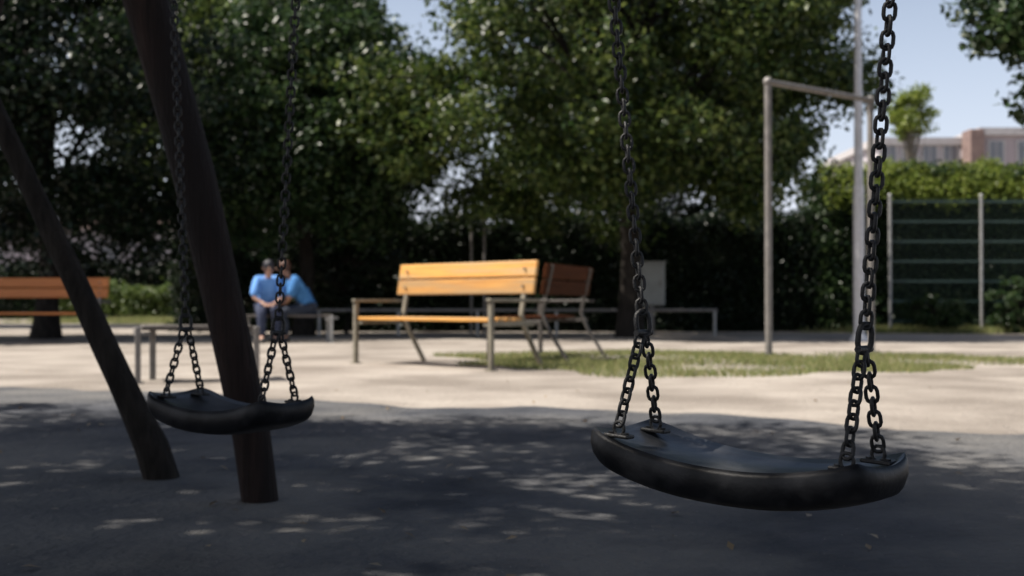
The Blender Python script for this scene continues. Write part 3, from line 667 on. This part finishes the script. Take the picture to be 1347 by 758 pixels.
def skinmesh(name, verts, edges, m, parent, sub=2):
    me = bpy.data.meshes.new(name); me.from_pydata([v[0] for v in verts], edges, []); me.materials.append(m)
    o = bpy.data.objects.new(name, me); COL.objects.link(o); o.parent = parent
    sk = o.modifiers.new('skin', 'SKIN'); sk.use_smooth_shade = True
    lay = me.skin_vertices[0].data if len(me.skin_vertices) else None
    if lay is None:
        bpy.context.view_layer.objects.active = o; bpy.ops.object.modifier_remove
    for i, v in enumerate(verts):
        r = v[1]; me.skin_vertices[0].data[i].radius = (r, r) if not hasattr(r, '__len__') else r
    me.skin_vertices[0].data[0].use_root = True
    s = o.modifiers.new('subdivision', 'SUBSURF'); s.levels = sub; s.render_levels = sub
    return o

def person(loc, rz, label, lean, skin, shirt, trouser, hair, headturn=0.0, longhair=False):
    """seated figure facing local -Y, seat height 0.45, hips at origin height"""
    root = empty('person', loc, rz, label, 'person', 'people sitting on the low bench')
    sh = .45
    L = lean
    pel = (0, 0, sh + .10)
    J = {
        'pel': (pel, (.13, .10)), 'waist': ((0, -.05 * L, sh + .25), (.115, .09)), 'chest': ((0, -.20 * L, sh + .45), (.145, .105)),
        'neckb': ((0, -.32 * L, sh + .575), (.06, .06)), 'neck': ((0, -.37 * L - .01, sh + .635), (.045, .05)),
        'head': ((0, -.42 * L - .03, sh + .735), (.075, .09)), 'crown': ((0, -.42 * L - .02, sh + .82), (.06, .075)),
    }
    for s, n in ((-1, 'l'), (1, 'r')):
        J['sh' + n] = ((s * .175, -.28 * L, sh + .54), .055); J['el' + n] = ((s * .225, -.30 * L - .08, sh + .27), .04)
        J['wr' + n] = ((s * .11, -.30 - .10 * L, sh + .19), .026)
        J['ha' + n] = ((s * .055, -.36 - .10 * L, sh + .165), .028)
        J['hip' + n] = ((s * .09, -.05, sh + .075), .085); J['kn' + n] = ((s * .12, -.46, sh + .06), .06)
        J['an' + n] = ((s * .11, -.44 + .05 * s, .10), .038); J['to' + n] = ((s * .12, -.58 + .05 * s, .045), .034)
    def mk(name, keys, edges, m, k=1.0, add=0.0, parent=root):
        ids = {q: i for i, q in enumerate(keys)}
        vv = []
        for q in keys:
            r = J[q][1]; r = r if hasattr(r, '__len__') else (r, r); vv.append((J[q][0], (r[0] * k + add, r[1] * k + add)))
        return skinmesh(name, vv, [(ids[a], ids[b]) for a, b in edges], m, parent)
    E = [('pel', 'waist'), ('waist', 'chest'), ('chest', 'neckb'), ('neckb', 'neck'), ('neck', 'head'), ('head', 'crown')]
    for n in 'lr': E += [('chest', 'sh' + n), ('sh' + n, 'el' + n), ('el' + n, 'wr' + n), ('wr' + n, 'ha' + n), ('pel', 'hip' + n), ('hip' + n, 'kn' + n), ('kn' + n, 'an' + n), ('an' + n, 'to' + n)]
    mk('body', list(J), E, skin)
    # face: nose, ears, eyes; fingers
    hc = Vector(J['head'][0])
    mb = MB(); mb.sphere(hc + Vector((0, -.098, .0)), .016, 8, 6, (.8, 1.1, 1.5)); mb.build('nose', skin, root)
    mb = MB(); mb.sphere(hc + Vector((0, -.088, -.04)), .02, 8, 6, (1.2, .4, .35)); mb.build('mouth', M['hair2'], root)
    for s in (-1, 1):
        mb = MB(); mb.sphere(hc + Vector((s * .078, .0, .0)), .024, 8, 6, (.4, .8, 1.3)); mb.build('ear', skin, root)
        mb = MB(); mb.sphere(hc + Vector((s * .03, -.083, .022)), .011, 8, 6); mb.build('eye', M['shoe'], root)
    for s, n in ((-1, 'l'), (1, 'r')):
        h = Vector(J['ha' + n][0])
        for k in range(4):
            mb = MB(); o = Vector(((k - 1.5) * .019, -.02, -.004)); l = (.062, .072, .068, .054)[k]
            mb.tube([h + o, h + o + Vector((-s * .01, -l * .5, -.004)), h + o + Vector((-s * .018, -l * .8, -.03))], [.009, .0085, .006], 6); mb.build('finger', skin, root)
        mb = MB(); mb.tube([h + Vector((-s * .024, .01, 0)), h + Vector((-s * .045, -.02, .005)), h + Vector((-s * .05, -.045, -.005))], [.011, .010, .007], 6); mb.build('thumb', skin, root)
    ks = ['waist', 'pel', 'chest', 'neckb', 'shl', 'ell', 'shr', 'elr']
    mk('shirt', ks, [('pel', 'waist'), ('waist', 'chest'), ('chest', 'neckb'), ('chest', 'shl'), ('shl', 'ell'), ('chest', 'shr'), ('shr', 'elr')], shirt, 1.12, .034)
    ks = ['pel'] + [p + n for n in 'lr' for p in ('hip', 'kn', 'an')]
    mk('trousers', ks, [e for n in 'lr' for e in (('pel', 'hip' + n), ('hip' + n, 'kn' + n), ('kn' + n, 'an' + n))], trouser, 1.08, .022)
    for n in 'lr':
        mb = MB(); a_ = Vector(J['an' + n][0]); mb.sphere(Vector((a_.x, a_.y - .06, .045)), .05, 12, 8, (.95, 2.5, .9)); mb.build('shoe', M['shoe'], root)
    mb = MB(); mb.sphere(hc + Vector((0, .022, .045)), .098, 16, 10, (.95, 1.05, 1.05))
    if longhair: mb.sphere(hc + Vector((0, .07, -.07)), .085, 14, 10, (1.0, .55, 1.5))
    mb.build('hair', hair, root)
    return root
q = at(347, 18.2); person((q.x, by + .28, 0), R(15), 'seated person in light blue top with black hair, left of the pair', .75, M['skin'], M['shirt1'], M['trouser1'], M['hair1'])
q = at(404, 18.2); person((q.x, by + .25, 0), R(-70), 'person in darker blue top bent forward, right of the seated pair', .95, M['skin2'], M['shirt2'], M['trouser2'], M['hair2'])
